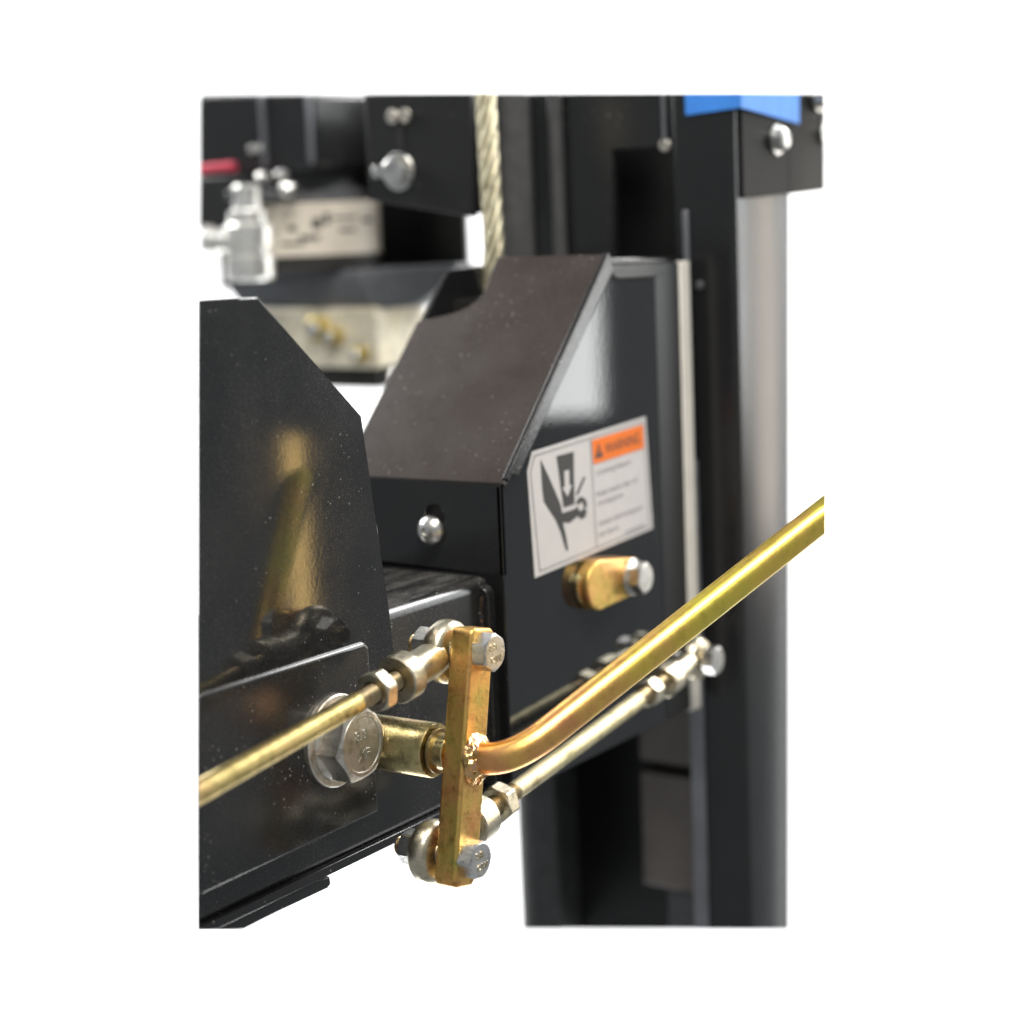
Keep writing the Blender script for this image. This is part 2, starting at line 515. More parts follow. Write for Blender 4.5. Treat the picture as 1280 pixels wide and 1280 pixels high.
# inner leg on the power unit side
prof = [(0.3365, 0.172), (0.3425, 0.172), (0.3425, 0.196), (0.405, 0.196), (0.405, 0.203)] + [(0.3365 - 0.0085 * math.sin(math.pi * t), 0.203 - 0.031 * t) for t in [k / 14 for k in range(14)]]
obj('inner_leg', cut(prism(prof, -0.30, 0.36, 'z'), 'top', 'bottom'), 'leg_sheen', col, 0.0008)
obj('web', cut(box(0.405, 0.411, 0.024, 0.203, -0.30, 0.36), 'top', 'bottom', 'post'), 'paint_dull', col)
obj('inner_panel', box(0.392, 0.4052, 0.07, 0.134, -0.126, -0.05), 'panel_in', col, 0.001)
obj('inner_panel', box(0.392, 0.4052, 0.07, 0.134, -0.218, -0.1345), 'panel_in', col, 0.001)
obj('inner_panel', cut(box(0.398, 0.4052, 0.07, 0.118, -0.29, -0.2205), 'bottom'), 'grey', col, 0.001)
obj('cross_plate', cut(prism([(0.05, 0.232), (0.05, 0.36), (0.176, 0.36), (0.176, 0.10), (0.113, 0.10), (0.110, 0.299), (0.058, 0.2985), (0.058, 0.232)], 0.3412, 0.3472, 'x'), 'top'), 'paint_column', col, 0.001)
obj('rear_plate', cut(box(0.372, 0.377, 0.03, 0.196, 0.10, 0.36), 'top'), 'paint_dull', col)
obj('highlight_pipe', cut(rod((0.337, 0.1505, 0.10), (0.337, 0.1505, 0.36), 0.0050), 'top'), 'leg_sheen', col)  # pipe added to draw a vertical edge highlight
obj('tie_wire', cut(rod((0.3395, 0.0705, 0.30), (0.3395, 0.0705, 0.36), 0.0014), 'top'), 'rail', col)
obj('guide_rail', cut(box(0.3320, 0.3356, 0.0500, 0.0605, -0.30, 0.10), 'bottom'), 'rail', col, 0.0012)
obj('rail_tip', box(0.3325, 0.3356, 0.0520, 0.0560, 0.09, 0.259), 'rail', col, 0.0012)
obj('rivet', rod((0.3355, 0.0455, 0.2115), (0.3335, 0.0455, 0.2115), 0.0028), 'grey', col)
obj('stud', rod((0.3415, 0.0705, 0.30), (0.3385, 0.0705, 0.30), 0.004), 'washer', col)

# bracket bolted on the column's outward side
br = thing('bolted_bracket', (0.40, 0.018, 0.265), 'black bolted bracket plate below the blue tape on the column', 'bracket')
for (xa, xb, ya, yb, za, zb) in ((0.3425, 0.4040, 0.0176, 0.0150, 0.2647, 0.2662), (0.4042, 0.4700, 0.0152, 0.0112, 0.2662, 0.2688)):
    bm = new()
    ring = [[bm.verts.new((x, y, z)) for x, y, z in ((xa, ya, a), (xb, yb, b), (xb, 0.0205, b), (xa, 0.0205, a))] for a, b in ((za, zb), (0.36, 0.36))]
    bm.faces.new(ring[0])
    bm.faces.new(ring[1])
    for i in range(4):
        bm.faces.new((ring[0][i], ring[0][(i + 1) % 4], ring[1][(i + 1) % 4], ring[1][i]))
    bmesh.ops.recalc_face_normals(bm, faces=bm.faces[:])
    obj('plate', cut(bm, 'top', 'right'), 'paint_bracket', br, 0.001)
for (bx, bz) in ((0.387, 0.301), (0.4565, 0.306), (0.444, 0.3285)):
    b = obj('bolt', cut(lathe((bx, 0.0162 if bx < 0.4 else 0.0128, bz), (0, -1, 0), [(0, 0), (0, 0.0095), (0.0022, 0.0095), (0.0024, 0.0078), (0.006, 0.0074), (0.0085, 0.005), (0.0095, 0)], 28), 'top', 'right'), 'silver', br)

tape = prism([(0.0519, 0.3176), (0.0135, 0.3200), (0.0135, 0.36), (0.0528, 0.36)], 0.3338, 0.3344, 'x')
prism([(0.3338, 0.3199), (0.36, 0.3172), (0.39, 0.3140), (0.4165, 0.3112), (0.4175, 0.36), (0.3338, 0.36)], 0.0130, 0.0138, 'y', tape)
tape = cut(tape, 'top')
tp = obj('masking_tape', tape, 'tape')
tp['label'] = 'bright blue masking tape wrapped round the column corner above the bolted bracket'
tp['category'] = 'tape'

# ------------------------------------------------------------------ power unit behind
pu = thing('power_unit', (0.455, 0.455, 0.14), 'black hydraulic power unit with beige nameplate and aluminium valve block', 'power unit')
cx, cy = 0.462, 0.463
obj('mounting_plate', cut(box(0.520, 0.526, 0.355, 0.62, 0.205, 0.37), 'top'), 'paint_dull', pu, 0.001)
obj('support_arm', cut(box(0.41, 0.526, 0.199, 0.36, 0.285, 0.34), 'top'), 'paint_dull', pu, 0.001)
hs = prism(arc(0.427, 0.306, 0.009, 180, 270, 6) + [(0.62, 0.297), (0.62, 0.38), (0.418, 0.38)], 0.415, 0.519, 'x')
obj('motor_housing', cut(hs, 'top', 'left'), 'paint_column', pu, 0.0035, 3)
obj('housing_highlight', cut(box(0.4115, 0.4162, 0.4655, 0.4695, 0.303, 0.38), 'top'), 'rail', pu, 0.001)  # steel strip added to draw a highlight line down the housing
obj('corner_highlight', cut(box(0.4125, 0.4160, 0.4195, 0.4235, 0.304, 0.38), 'top'), 'rail', pu, 0.001)  # second added strip, for the highlight on the housing's right edge
obj('vent_pipe', cut(rod((0.508, 0.4335, 0.27), (0.508, 0.4335, 0.38), 0.0055), 'top'), 'brown', pu)
for yy in (0.471, 0.480):
    obj('screw', rod((0.4155, yy, 0.318), (0.4115, yy, 0.318), 0.0032), 'silver', pu)
obj('neck', lathe((cx, cy, 0.272), (0, 0, 1), [(0, 0), (0, 0.045), (0.012, 0.043), (0.014, 0.036), (0.032, 0.034), (0.032, 0)], 48), 'grey', pu)
obj('pump_body', lathe((cx, cy, 0.2215), (0, 0, 1), [(0, 0), (0, 0.053), (0.003, 0.056), (0.052, 0.056), (0.055, 0.053), (0.055, 0)], 64), 'rubber', pu, 0)
# curved nameplate wrapped round the pump body
bm = new()
nz = 20
A0, A1 = rad(170), rad(288)
for i in range(nz + 1):
    t = A0 + (A1 - A0) * i / nz
    for rr, z in ((0.0561, 0.2345), (0.0561, 0.2755), (0.0568, 0.2755), (0.0568, 0.2345)):
        bm.verts.new((cx + rr * math.cos(t), cy + rr * math.sin(t), z))
bm.verts.ensure_lookup_table()
for i in range(nz):
    for k in range(4):
        a, b = i * 4 + k, i * 4 + (k + 1) % 4
        bm.faces.new((bm.verts[a], bm.verts[b], bm.verts[b + 4], bm.verts[a + 4]))
bm.faces.new(bm.verts[:4])
bm.faces.new(bm.verts[-4:])
bmesh.ops.recalc_face_normals(bm, faces=bm.faces[:])
npl = obj('nameplate', bm, 'nameplate', pu, label='beige nameplate wrapped round the pump body')
rnd = random.Random(3)
for (a0, a1, z0, z1) in ((262, 274, 0.2585, 0.2620), (240, 254, 0.252, 0.2545), (219, 226, 0.255, 0.263), (208, 224, 0.2465, 0.2500), (192, 212, 0.2430, 0.2455), (200, 206, 0.2535, 0.258), (236, 256, 0.2615, 0.2635), (228, 233, 0.2585, 0.2665)):
    bm = new()
    k = 6
    for i in range(k + 1):
        t = rad(a0 + (a1 - a0) * i / k)
        for z in (z0, z1):
            bm.verts.new((cx + 0.05695 * math.cos(t), cy + 0.05695 * math.sin(t), z))
    bm.verts.ensure_lookup_table()
    for i in range(k):
        bm.faces.new((bm.verts[2 * i], bm.verts[2 * i + 2], bm.verts[2 * i + 3], bm.verts[2 * i + 1]))
    obj('print_line', bm, 'ink', npl)
# tapered adapter casting under the pump
bm = new()
lo = [(0.449, 0.397), (0.449, 0.530), (0.515, 0.530), (0.515, 0.372), (0.470, 0.372)]
hi = [(0.436, 0.398), (0.436, 0.540), (0.519, 0.540), (0.519, 0.345), (0.492, 0.345)]
a = [bm.verts.new((x, y, 0.191)) for x, y in lo]
b = [bm.verts.new((x, y, 0.214)) for x, y in hi]
c = [bm.verts.new((x, y, 0.2225)) for x, y in hi]
bm.faces.new(a)
bm.faces.new(c)
for A, B in ((a, b), (b, c)):
    for i in range(5):
        j = (i + 1) % 5
        bm.faces.new((A[i], A[j], B[j], B[i]))
bmesh.ops.recalc_face_normals(bm, faces=bm.faces[:])
obj('adapter_casting', bm, 'casting', pu, 0.002, 3)
obj('valve_block', box(0.444, 0.512, 0.391, 0.515, 0.1445, 0.1925), 'alu', pu, 0.003, 3)
for (yy, zz, r0) in ((0.446, 0.176, 0.010), (0.430, 0.170, 0.007), (0.405, 0.156, 0.006)):
    f = obj('port_fitting', hexa((0.4445, yy, zz), (-1, 0, 0), r0 * 1.9, 0.009, turn=0.3), 'brass', pu)
    obj('plug', rod((0.4358, yy, zz), (0.431, yy, zz), r0 * 0.6, 20), 'silver', f)
obj('drain_foot', box(0.452, 0.50, 0.398, 0.480, 0.128, 0.145), 'rubber', pu, 0.002)
obj('drain_plug', hexa((0.466, 0.3985, 0.1365), (0, -1, 0), 0.010, 0.006), 'silver', pu)
# bright metal fitting standing in for glare beside the nameplate, dark terminal box above it
obj('glare_fitting', lathe((0.3620, 0.4440, 0.2185), (0, 0, 1), [(0, 0), (0, 0.0165), (0.002, 0.0185), (0.018, 0.0185), (0.020, 0.0165), (0.023, 0.0165), (0.025, 0.0185), (0.041, 0.0185), (0.044, 0.0150), (0.052, 0.0145), (0.054, 0.0105), (0.070, 0.0105), (0.072, 0.0085), (0.072, 0)], 40), 'filter', pu)
obj('glare_port', lathe((0.3580, 0.4480, 0.2490), (-0.5, 0.85, 0.04), [(0.0, 0), (0, 0.0095), (0.020, 0.0095), (0.021, 0.0115), (0.028, 0.0115), (0.030, 0.009), (0.030, 0)], 32), 'filter', pu)
obj('fitting_clamp', box(0.352, 0.425, 0.446, 0.456, 0.279, 0.286), 'grey', pu, 0.001)
obj('terminal_box', cut(box(0.385, 0.416, 0.470, 0.60, 0.258, 0.2985), 'left'), 'paint_dull', pu, 0.002)
for (x, y, z, r0) in ((0.392, 0.452, 0.296, 0.006), (0.396, 0.432, 0.286, 0.0075), (0.400, 0.440, 0.297, 0.0055)):
    obj('hose_fitting', blob((x, y, z), r0, int(x * 1e4), (1, 1, 0.8), amp=0.1), 'silver', pu)
hose = obj('red_hose', cut(sweep([(0.3875 + 0.0004 * i * i, 0.53 - 0.012 * i, 0.3035 + 0.0004 * i) for i in range(5)], 0.0042, 16), 'left'), 'red')
hose['label'] = 'short red rubber hose under the motor housing of the power unit'
hose['category'] = 'hose'

# flat plate with a bolt in front of the power unit
mb = thing('mounting_bracket', (0.30, 0.235, 0.26), 'flat black mounting plate with one bolt and slot beside the wire rope', 'bracket')
obj('plate', cut(prism([(0.279, 0.2738), (0.279, 0.37), (0.1905, 0.37), (0.1925, 0.2595)], 0.300, 0.304, 'x'), 'top'), 'paint_dull', mb, 0.001)
obj('flange', cut(box(0.3041, 0.336, 0.1915, 0.1955, 0.262, 0.37), 'top'), 'paint_dull', mb)
bt = obj('bolt', hexa((0.300, 0.2525, 0.292), (-1, 0, 0), 0.017, 0.008, turn=0.2), 'silver', mb)
obj('washer', rod((0.3003, 0.2525, 0.292), (0.2983, 0.2525, 0.292), 0.0128), 'silver', bt)
obj('nut', hexa((0.2985, 0.2665, 0.2925), (-1, 0, 0), 0.008, 0.006), 'silver', mb)
for yy in (0.2550, 0.2445):
    obj('screw', rod((0.3003, yy, 0.3285), (0.2975, yy, 0.3285), 0.0048), 'washer', mb)
obj('slot_lip', box(0.2992, 0.3003, 0.2475, 0.2515, 0.307, 0.327), 'ink', mb)

# wire rope
cb = thing('wire_rope', (0.262, 0.153, 0.2), 'pale twisted steel wire rope running down into the carriage cover', 'wire rope')
path = [Vector((0.262, 0.1545, 0.37)), Vector((0.262, 0.1535, 0.30)), Vector((0.262, 0.1525, 0.255)), Vector((0.262, 0.153, 0.235)), Vector((0.2625, 0.158, 0.214)), Vector((0.264, 0.165, 0.19))]
def catm(P, n):
    out = []
    for i in range(len(P) - 1):
        p0, p1, p2, p3 = P[max(0, i - 1)], P[i], P[i + 1], P[min(len(P) - 1, i + 2)]
        for k in range(n):
            t = k / n
            out.append(0.5 * ((2 * p1) + (p2 - p0) * t + (2 * p0 - 5 * p1 + 4 * p2 - p3) * t * t + (3 * p1 - p0 - 3 * p2 + p3) * t ** 3))
    out.append(P[-1])
    return out
cl = catm(path, 18)
acc = [0.0]
for p, q in zip(cl, cl[1:]):
    acc.append(acc[-1] + (q - p).length)
for s in range(6):
    pts = []
    for p, t in zip(cl, acc):
        a = -2 * math.pi * t / 0.075 + s * math.pi / 3
        pts.append(p + Vector((math.cos(a), math.sin(a), 0)) * 0.0043)
    obj('strand', cut(sweep(pts, 0.0024, 12), 'top'), 'cable', cb)
obj('core', cut(sweep(cl, 0.0030, 10), 'top'), 'thread', cb)

# ------------------------------------------------------------------ carriage cover
cv = thing('carriage_cover', (0.2, 0.10, -0.06), 'black sheet metal carriage cover with sloping top and warning sticker', 'machine cover')
S = 1.017
def zs(x):
    return 0.117 + S * (x - 0.1063)
YF, YB = 0.049, 0.160
obj('side_panel', prism([(0.1063, -0.060), (0.3105, -0.060), (0.3105, 0.2295), (0.2185, 0.2295), (0.1063, 0.1155)], YF, YF + 0.003, 'y'), 'paint_panel', cv, 0.0006)
obj('inner_side_panel', prism([(0.1063, 0.066), (0.31, 0.066), (0.31, 0.2290), (0.2190, 0.2290), (0.1063, 0.1145)], YB - 0.003, YB, 'y'), 'paint', cv, 0.0006)
# front panel with a keyhole slot
fp = [(0.049, 0.0655), (0.160, 0.0690), (0.160, 0.1163), (0.049, 0.1163)]
bm = new()
outer = [bm.verts.new((0.1063, y, z)) for y, z in fp]
hole = [(0.0942 + 0.0068 * math.cos(rad(a)), 0.0965 + 0.0068 * math.sin(rad(a))) for a in range(0, 360, 20)]
inner = [bm.verts.new((0.1063, y, z)) for y, z in hole]
eds = [bm.edges.new((outer[i], outer[(i + 1) % 4])) for i in range(4)] + [bm.edges.new((inner[i], inner[(i + 1) % len(inner)])) for i in range(len(inner))]
bmesh.ops.triangle_fill(bm, use_beauty=True, edges=eds)
r = bmesh.ops.extrude_face_region(bm, geom=bm.faces[:])
for e in r['geom']:
    if isinstance(e, bmesh.types.BMVert):
        e.co.x += 0.003
bmesh.ops.recalc_face_normals(bm, faces=bm.faces[:])
obj('front_panel', bm, 'paint', cv, 0.0005)
obj('slot_backing', box(0.1096, 0.114, 0.08, 0.112, 0.08, 0.109), 'rubber', cv)
bt = obj('button_bolt', lathe((0.1068, 0.0962, 0.0886), (-1, 0, 0), [(0, 0), (0, 0.0082), (0.0012, 0.0086), (0.003, 0.0084), (0.0055, 0.0068), (0.0072, 0.0042), (0.0078, 0.0026), (0.0062, 0.0022), (0.0062, 0)], 36), 'silver', cv)
# sloping top with the rope notch cut out of its upper inner corner
out = [(0.1060, 0.0464), (0.1060, YB), (0.1873, YB), (0.1885, 0.1559), (0.1904, 0.1449), (0.1925, 0.1351), (0.1956, 0.1277), (0.1995, 0.1232), (0.2039, 0.1213), (0.2066, 0.1213), (0.2124, 0.1226), (0.2235, 0.1240)]
out += [(0.2235, 0.0464)]
bm = new()
n2 = Vector((S, 0, -1)).normalized() * 0.003
top = [bm.verts.new((x, y, zs(x))) for x, y in out]
bot = [bm.verts.new(Vector((x, y, zs(x))) + n2) for x, y in out]
bm.faces.new(top)
bm.faces.new(bot[::-1])
for i in range(len(out)):
    j = (i + 1) % len(out)
    bm.faces.new((top[i], top[j], bot[j], bot[i]))
bmesh.ops.recalc_face_normals(bm, faces=bm.faces[:])
st = obj('sloping_top', bm, 'paint_top', cv, 0.0008)
# folded lip over the side panel
d = Vector((1, S)).normalized()
nn = Vector((d.y, -d.x))
p0, p1 = Vector((0.1115, zs(0.1115))), Vector((0.2235, zs(0.2235)))
lip = [p0 + nn * 0.0012, p1 + nn * 0.0012, p1 + nn * 0.0012 + Vector((0.004, -0.004)), p1 + nn * 0.0122 - d * 0.002, p0 + nn * 0.0090 + d * 0.0045]
obj('folded_lip', prism([tuple(p) for p in lip], 0.0464, YF + 0.0002, 'y'), 'paint', cv, 0.0009, 3)
hem = Vector((-S, 0, 1)).normalized()
bm = new()
q = [bm.verts.new(Vector((p.x, y, p.y)) + hem * h) for p in (Vector((0.1078, zs(0.1078))), p1) for y, h in ((0.0448, -0.0015), (0.0484, -0.0015), (0.0484, 0.0013), (0.0448, 0.0013))]
for f in ((0, 1, 2, 3), (4, 5, 6, 7), (0, 1, 5, 4), (1, 2, 6, 5), (2, 3, 7, 6), (3, 0, 4, 7)):
    bm.faces.new([q[i] for i in f])
bmesh.ops.recalc_face_normals(bm, faces=bm.faces[:])
obj('hem', bm, 'paint', cv, 0.0006, 3)
obj('top_cap', prism([(0.2225, 0.2340), (0.3105, 0.2303), (0.3105, 0.2265), (0.2225, 0.2300)], YF - 0.0006, 0.122, 'y'), 'paint', cv, 0.0008)
obj('top_rim', prism([(0.2290, 0.2285), (0.3040, 0.2275), (0.2960, 0.2215), (0.2860, 0.2195), (0.2420, 0.2205), (0.2335, 0.2215)], YF - 0.0012, YF + 0.0002, 'y'), 'paint_dull', cv, 0.0008)
# bend at the far edge and the plastic slide strip
pf = [(0.283 + 0.0255 * t, YF - 0.0003 - 0.0030 * t ** 1.7) for t in [k / 10 for k in range(11)]] + [(0.3085, YF + 0.002), (0.283, YF + 0.002)]
obj('bent_flange', prism(pf, -0.0585, 0.2275, 'z'), 'paint_dull', cv)
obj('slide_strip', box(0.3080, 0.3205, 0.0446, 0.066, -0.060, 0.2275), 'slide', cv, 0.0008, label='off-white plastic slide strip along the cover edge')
obj('carriage_body', box(0.1085, 0.330, 0.0530, 0.156, -0.0575, 0.0655), 'paint_dull', cv)
obj('rear_guide', box(0.3157, 0.3362, 0.056, 0.100, 0.02, 0.20), 'paint_dull', cv)
obj('notch_dark', prism([(0.1535, 0.199), (0.184, 0.199), (0.186, 0.216), (0.178, 0.229), (0.1535, 0.2285)], 0.268, 0.300, 'x'), 'rubber', cv, 0.001)  # dark block added for the black hole behind the rope notch
obj('notch_arm', box(0.222, 0.30, 0.150, 0.158, 0.195, 0.21), 'rubber', cv)

# warning sticker, tilted a little
B0 = Vector((0.1397, 0.0588))
ta = rad(2.75)
e1 = Vector((math.cos(ta), math.sin(ta)))
e2 = Vector((-math.sin(ta), math.cos(ta)))
YS = YF - 0.0004
def L3(a, b, lift=0.0):
    q = B0 + e1 * a + e2 * b
    return Vector((q.x, YS - lift, q.y))
def lab_poly(name, pts, mat, parent, lift, th=0.00012):
    bm = new()
    lo = [bm.verts.new(L3(a, b, lift)) for a, b in pts]
    hi = [bm.verts.new(L3(a, b, lift + th)) for a, b in pts]
    bm.faces.new(lo)
    bm.faces.new(hi[::-1])
    k = len(pts)
    for i in range(k):
        j = (i + 1) % k
        bm.faces.new((lo[i], hi[i], hi[j], lo[j]))
    bmesh.ops.recalc_face_normals(bm, faces=bm.faces[:])
    return obj(name, bm, mat, parent, smooth=False)
bm = new()
outl = [(-0.003, 0.0003), (0.1318, 0.0003), (0.1303, 0.0706), (0.0025, 0.0714), (-0.0035, 0.061)]
lo = [bm.verts.new(L3(a, b, -0.0006)) for a, b in outl]
hi = [bm.verts.new(L3(a, b, 0)) for a, b in outl]
bm.faces.new(lo)
bm.faces.new(hi[::-1])
for i in range(5):
    j = (i + 1) % 5
    bm.faces.new((lo[i], hi[i], hi[j], lo[j]))
bmesh.ops.recalc_face_normals(bm, faces=bm.faces[:])
stk = obj('warning_sticker', bm, 'sticker', cv, smooth=False, label='white warning sticker with pictogram and orange header')
def line(pts, w, mat='ink_grey', name='border_line'):
    for p, q in zip(pts, pts[1:]):
        p, q = Vector(p), Vector(q)
        t = (q - p).normalized()
        n = Vector((-t.y, t.x)) * w / 2
        lab_poly(name, [p - n, q - n, q + n, p + n], mat, stk, 0.00015)
mmv = lambda pts: [(a / 1000, b / 1000) for a, b in pts]
line(mmv([(2.2, 3.2), (128.0, 3.0), (127.2, 68.4)]), 0.0005)
line(mmv([(127.2, 68.4), (4.5, 68.9), (-0.6, 60.2), (2.2, 3.2)]), 0.0005)
line(mmv([(64.6, 67.6), (64.3, 3.2)]), 0.0005)
lab_poly('pictogram_blade', mmv([(10.5, 65.3), (18.0, 53.8), (27.9, 36.6), (29.3, 31.0), (41.6, 30.7), (46.2, 31.3), (47.8, 28.4), (52.4, 28.6), (55.9, 27.4), (54.5, 24.1), (51.1, 23.2), (48.1, 24.2), (45.8, 26.1), (37, 24.0), (29.1, 25.6), (31.7, 16.6), (33.0, 8.5), (31.0, 8.8), (26.6, 20.4), (22.0, 28.8), (11.1, 41.3), (10.3, 48.8)]), 'ink', stk, 0.00015)
lab_poly('pictogram_ram', mmv([(27.2, 64.5), (45.4, 64.0), (42.8, 33.7), (31.3, 33.9)]), 'ink', stk, 0.00015)
lab_poly('pictogram_arrow', mmv([(33.9, 54.6), (38.9, 54.4), (38.3, 45.3), (41.0, 45.3), (35.6, 39.4), (30.8, 45.6), (33.4, 45.6)]), 'sticker', stk, 0.0003)
lab_poly('pictogram_finger', mmv([(54.9, 47.6), (56.4, 46.6), (47.0, 38.0), (45.4, 39.2)]), 'ink', stk, 0.00015)
lab_poly('pictogram_hand', mmv([(45.1, 33.6), (46.3, 35.4), (48.7, 36.4), (51.4, 36.1), (54.8, 34.0), (56.2, 30.9), (55.0, 28.8), (52.6, 29.2), (53.3, 31.2), (52.2, 33.0), (49.8, 33.9), (47.4, 32.5)]), 'ink', stk, 0.0003)
hd = lab_poly('header', mmv([(66.1, 67.0), (126.2, 66.4), (125.8, 51.8), (66.5, 52.6)]), 'orange', stk, 0.00015)
lab_poly('hazard_triangle', mmv([(68.4, 55.6), (73.0, 64.0), (77.6, 55.6)]), 'ink', stk, 0.0003)
lab_poly('hazard_mark', mmv([(72.5, 57.6), (72.2, 61.2), (73.8, 61.2), (73.5, 57.6)]), 'orange', stk, 0.00045)
def write(txt, a, b, w, h, mat='ink'):
    obj('lettering', text_mesh(txt, lambda u, v: L3(a / 1000 + u, b / 1000 + v, 0.0004), h / 1000, w / 1000), mat, stk, smooth=False)
write('WARNING', 80.0, 56.2, 41, 6.6)
for txt, a, b, w in (('Crushing Hazard', 69.3, 45.6, 39), ('Keep hands clear of', 68.4, 33.2, 47), ('moving parts.', 68.0, 27.6, 31), ('Contact with moving parts', 68.2, 15.4, 52), ('can injure.', 67.6, 9.0, 23)):
    write(txt, a, b, w, 2.9, 'ink_grey')
line(mmv([(98, 4.9), (121, 4.9)]), 0.0009, 'ink_grey', 'print_line')

# ------------------------------------------------------------------ latch lever on the cover
lv = thing('latch_lever', (0.2, 0.04, 0.03), 'short gold plated lever with rounded end below the warning sticker', 'lever')
ln = arc(0.1930, 0.0450, 0.0148, 90, 270, 14) + arc(0.2310, 0.0432, 0.0112, -90, 90, 10)
obj('lever_plate', prism(ln, 0.0396, 0.0489, 'y'), 'bar', lv, 0.0012, 3)
obj('pivot_boss', rod((0.1870, 0.0455, 0.0448), (0.1870, 0.0492, 0.0448), 0.0105), 'shaft', lv)
bt = obj('bolt', hexa((0.2285, 0.0382, 0.0432), (0, -1, 0), 0.017, 0.0085, turn=0.25), 'silver', lv)
obj('washer', rod((0.2285, 0.0398, 0.0432), (0.2285, 0.0378, 0.0432), 0.0112), 'silver', bt)

# ------------------------------------------------------------------ lift arm
ar = thing('lift_arm', (0.0, 0.11, -0.062), 'black box section lift arm with tall guard plate and big bolt', 'lift arm')
def rrect(y0, y1, z0, z1, r, n=6):
    return arc(y1 - r, z1 - r, r, 0, 90, n) + arc(y0 + r, z1 - r, r, 90, 180, n) + arc(y0 + r, z0 + r, r, 180, 270, n) + arc(y1 - r, z0 + r, r, 270, 360, n)
obj('tube', cut(prism(rrect(0.061, 0.150, -0.0560, 0.0640, 0.0065), -0.24, 0.1085, 'x'), 'left', 'bottom'), 'paint_beam', ar)
gp = [(-0.20, 0.2320), (-0.0729, 0.2292), (-0.0008, 0.1657), (0.0145, 0.0590), (0.0185, 0.012), (-0.20, 0.012)]
obj('guard_plate', cut(prism(gp, 0.0575, 0.0612, 'y'), 'left'), 'paint_arm', ar, 0.0007)
sb = [(-0.22, 0.0555), (-0.0105, 0.0532), (-0.0068, 0.0500), (-0.0060, -0.0372), (-0.22, -0.0385)]
obj('front_slab', cut(prism(sb, 0.0552, 0.0614, 'y'), 'left', 'bottom'), 'paint_beam', ar, 0.0022, 4)
obj('bottom_strip', cut(prism([(-0.22, -0.0540), (0.1085, -0.0545), (0.1085, -0.0595), (-0.22, -0.0585)], 0.0588, 0.145, 'y'), 'left', 'bottom'), 'paint', ar, 0.0006)
obj('stop_lug', cut(prism([(-0.22, -0.0586), (-0.0560, -0.0586), (-0.0425, -0.0604), (-0.0420, -0.0648), (-0.0445, -0.0660), (-0.080, -0.0655), (-0.22, -0.0672)], 0.0600, 0.085, 'y'), 'left', 'bottom'), 'paint', ar, 0.0008)
obj('end_collar', prism(rrect(0.0555, 0.150, -0.0575, 0.0600, 0.006), 0.0995, 0.1068, 'x'), 'paint_arm', ar, 0.0006)
# weld bead round the tube where it meets the cover
wb_pts = [(0.1005, 0.0612, -0.045 + 0.004 * i) for i in range(26)]
obj('weld_seam', sweep([Vector(p) + Vector((random.uniform(-.0006, .0006), random.uniform(-.0006, .0006), 0)) for p in wb_pts], lambda i: 0.0022 + 0.0005 * math.sin(i * 2.1), 10), 'paint_arm', ar)
WX, WZ = -0.0392, 0.0095
big = obj('big_bolt', hexa((WX, 0.0522, WZ), (0, -1, 0), 0.034, 0.0150, turn=0.42, n=72), 'washer', ar, label='large hexagon bolt with washer')
obj('washer', lathe((WX, 0.0554, WZ), (0, -1, 0), [(0, 0), (0, 0.0232), (0.0028, 0.0232), (0.0034, 0.0226), (0.0034, 0)], 64), 'washer', big)
obj('flange_ring', lathe((WX, 0.0522, WZ), (0, -1, 0), [(0, 0), (0, 0.0196), (0.0014, 0.0196), (0.0032, 0.0176), (0.0032, 0)], 64), 'washer', big)
obj('head_rim', lathe((WX, 0.0373, WZ), (0, -1, 0), [(0, 0.0), (0, 0.0160), (0.0006, 0.0158), (0.0006, 0.0139), (0.00008, 0.0135), (0.00008, 0)], 64), 'washer', big)
for (txt, a, b) in (('8.8', -0.0052, 0.0020), ('XF', -0.0036, -0.0080)):
    obj('head_mark', text_mesh(txt, lambda u, v: Vector((WX + a + u, 0.0368, WZ + b + v)), 0.0056, back=(0, 0.0006, 0)), 'silver', big, smooth=False)

# ------------------------------------------------------------------ crank lever
PX, PZ = -0.0065, 0.0008
tl = rad(11.2)
bd_ = Vector((math.sin(tl), 0, math.cos(tl)))           # along the bar, upwards
bx_ = Vector((math.cos(tl), 0, -math.sin(tl)))
P0 = Vector((PX, 0, PZ))
ck = thing('crank_lever', (PX, 0.0, -0.065), 'gold plated crank lever with long bent handle and pivot shaft', 'lever')
HT, HB, HW, HY = 0.0625, 0.0645, 0.0098, 0.0064
c = 0.0022
prof = [(-HW + c, -HB), (HW - c * 2, -HB), (HW, -HB + c * 2), (HW, HT - c), (HW - c, HT), (-HW + c, HT), (-HW, HT - c), (-HW, -HB + c)]
bm = new()
lo = [bm.verts.new(P0 + bx_ * a + bd_ * b + Vector((0, -HY, 0))) for a, b in prof]
hi = [bm.verts.new(P0 + bx_ * a + bd_ * b + Vector((0, HY, 0))) for a, b in prof]
bm.faces.new(lo)
bm.faces.new(hi[::-1])
for i in range(8):
    j = (i + 1) % 8
    bm.faces.new((lo[i], hi[i], hi[j], lo[j]))
bmesh.ops.recalc_face_normals(bm, faces=bm.faces[:])
obj('bar', bm, 'bar', ck, 0.0017, 3)
SX, SZ = -0.0090, 0.0012
sh = obj('pivot_shaft', lathe((SX, 0.0620, SZ), (0, -1, 0), [(0, 0), (0, 0.0138), (0.0455, 0.0138), (0.0465, 0.0133), (0.0465, 0.0108), (0.0445, 0.0106), (0.0445, 0)], 56), 'shaft', ck)
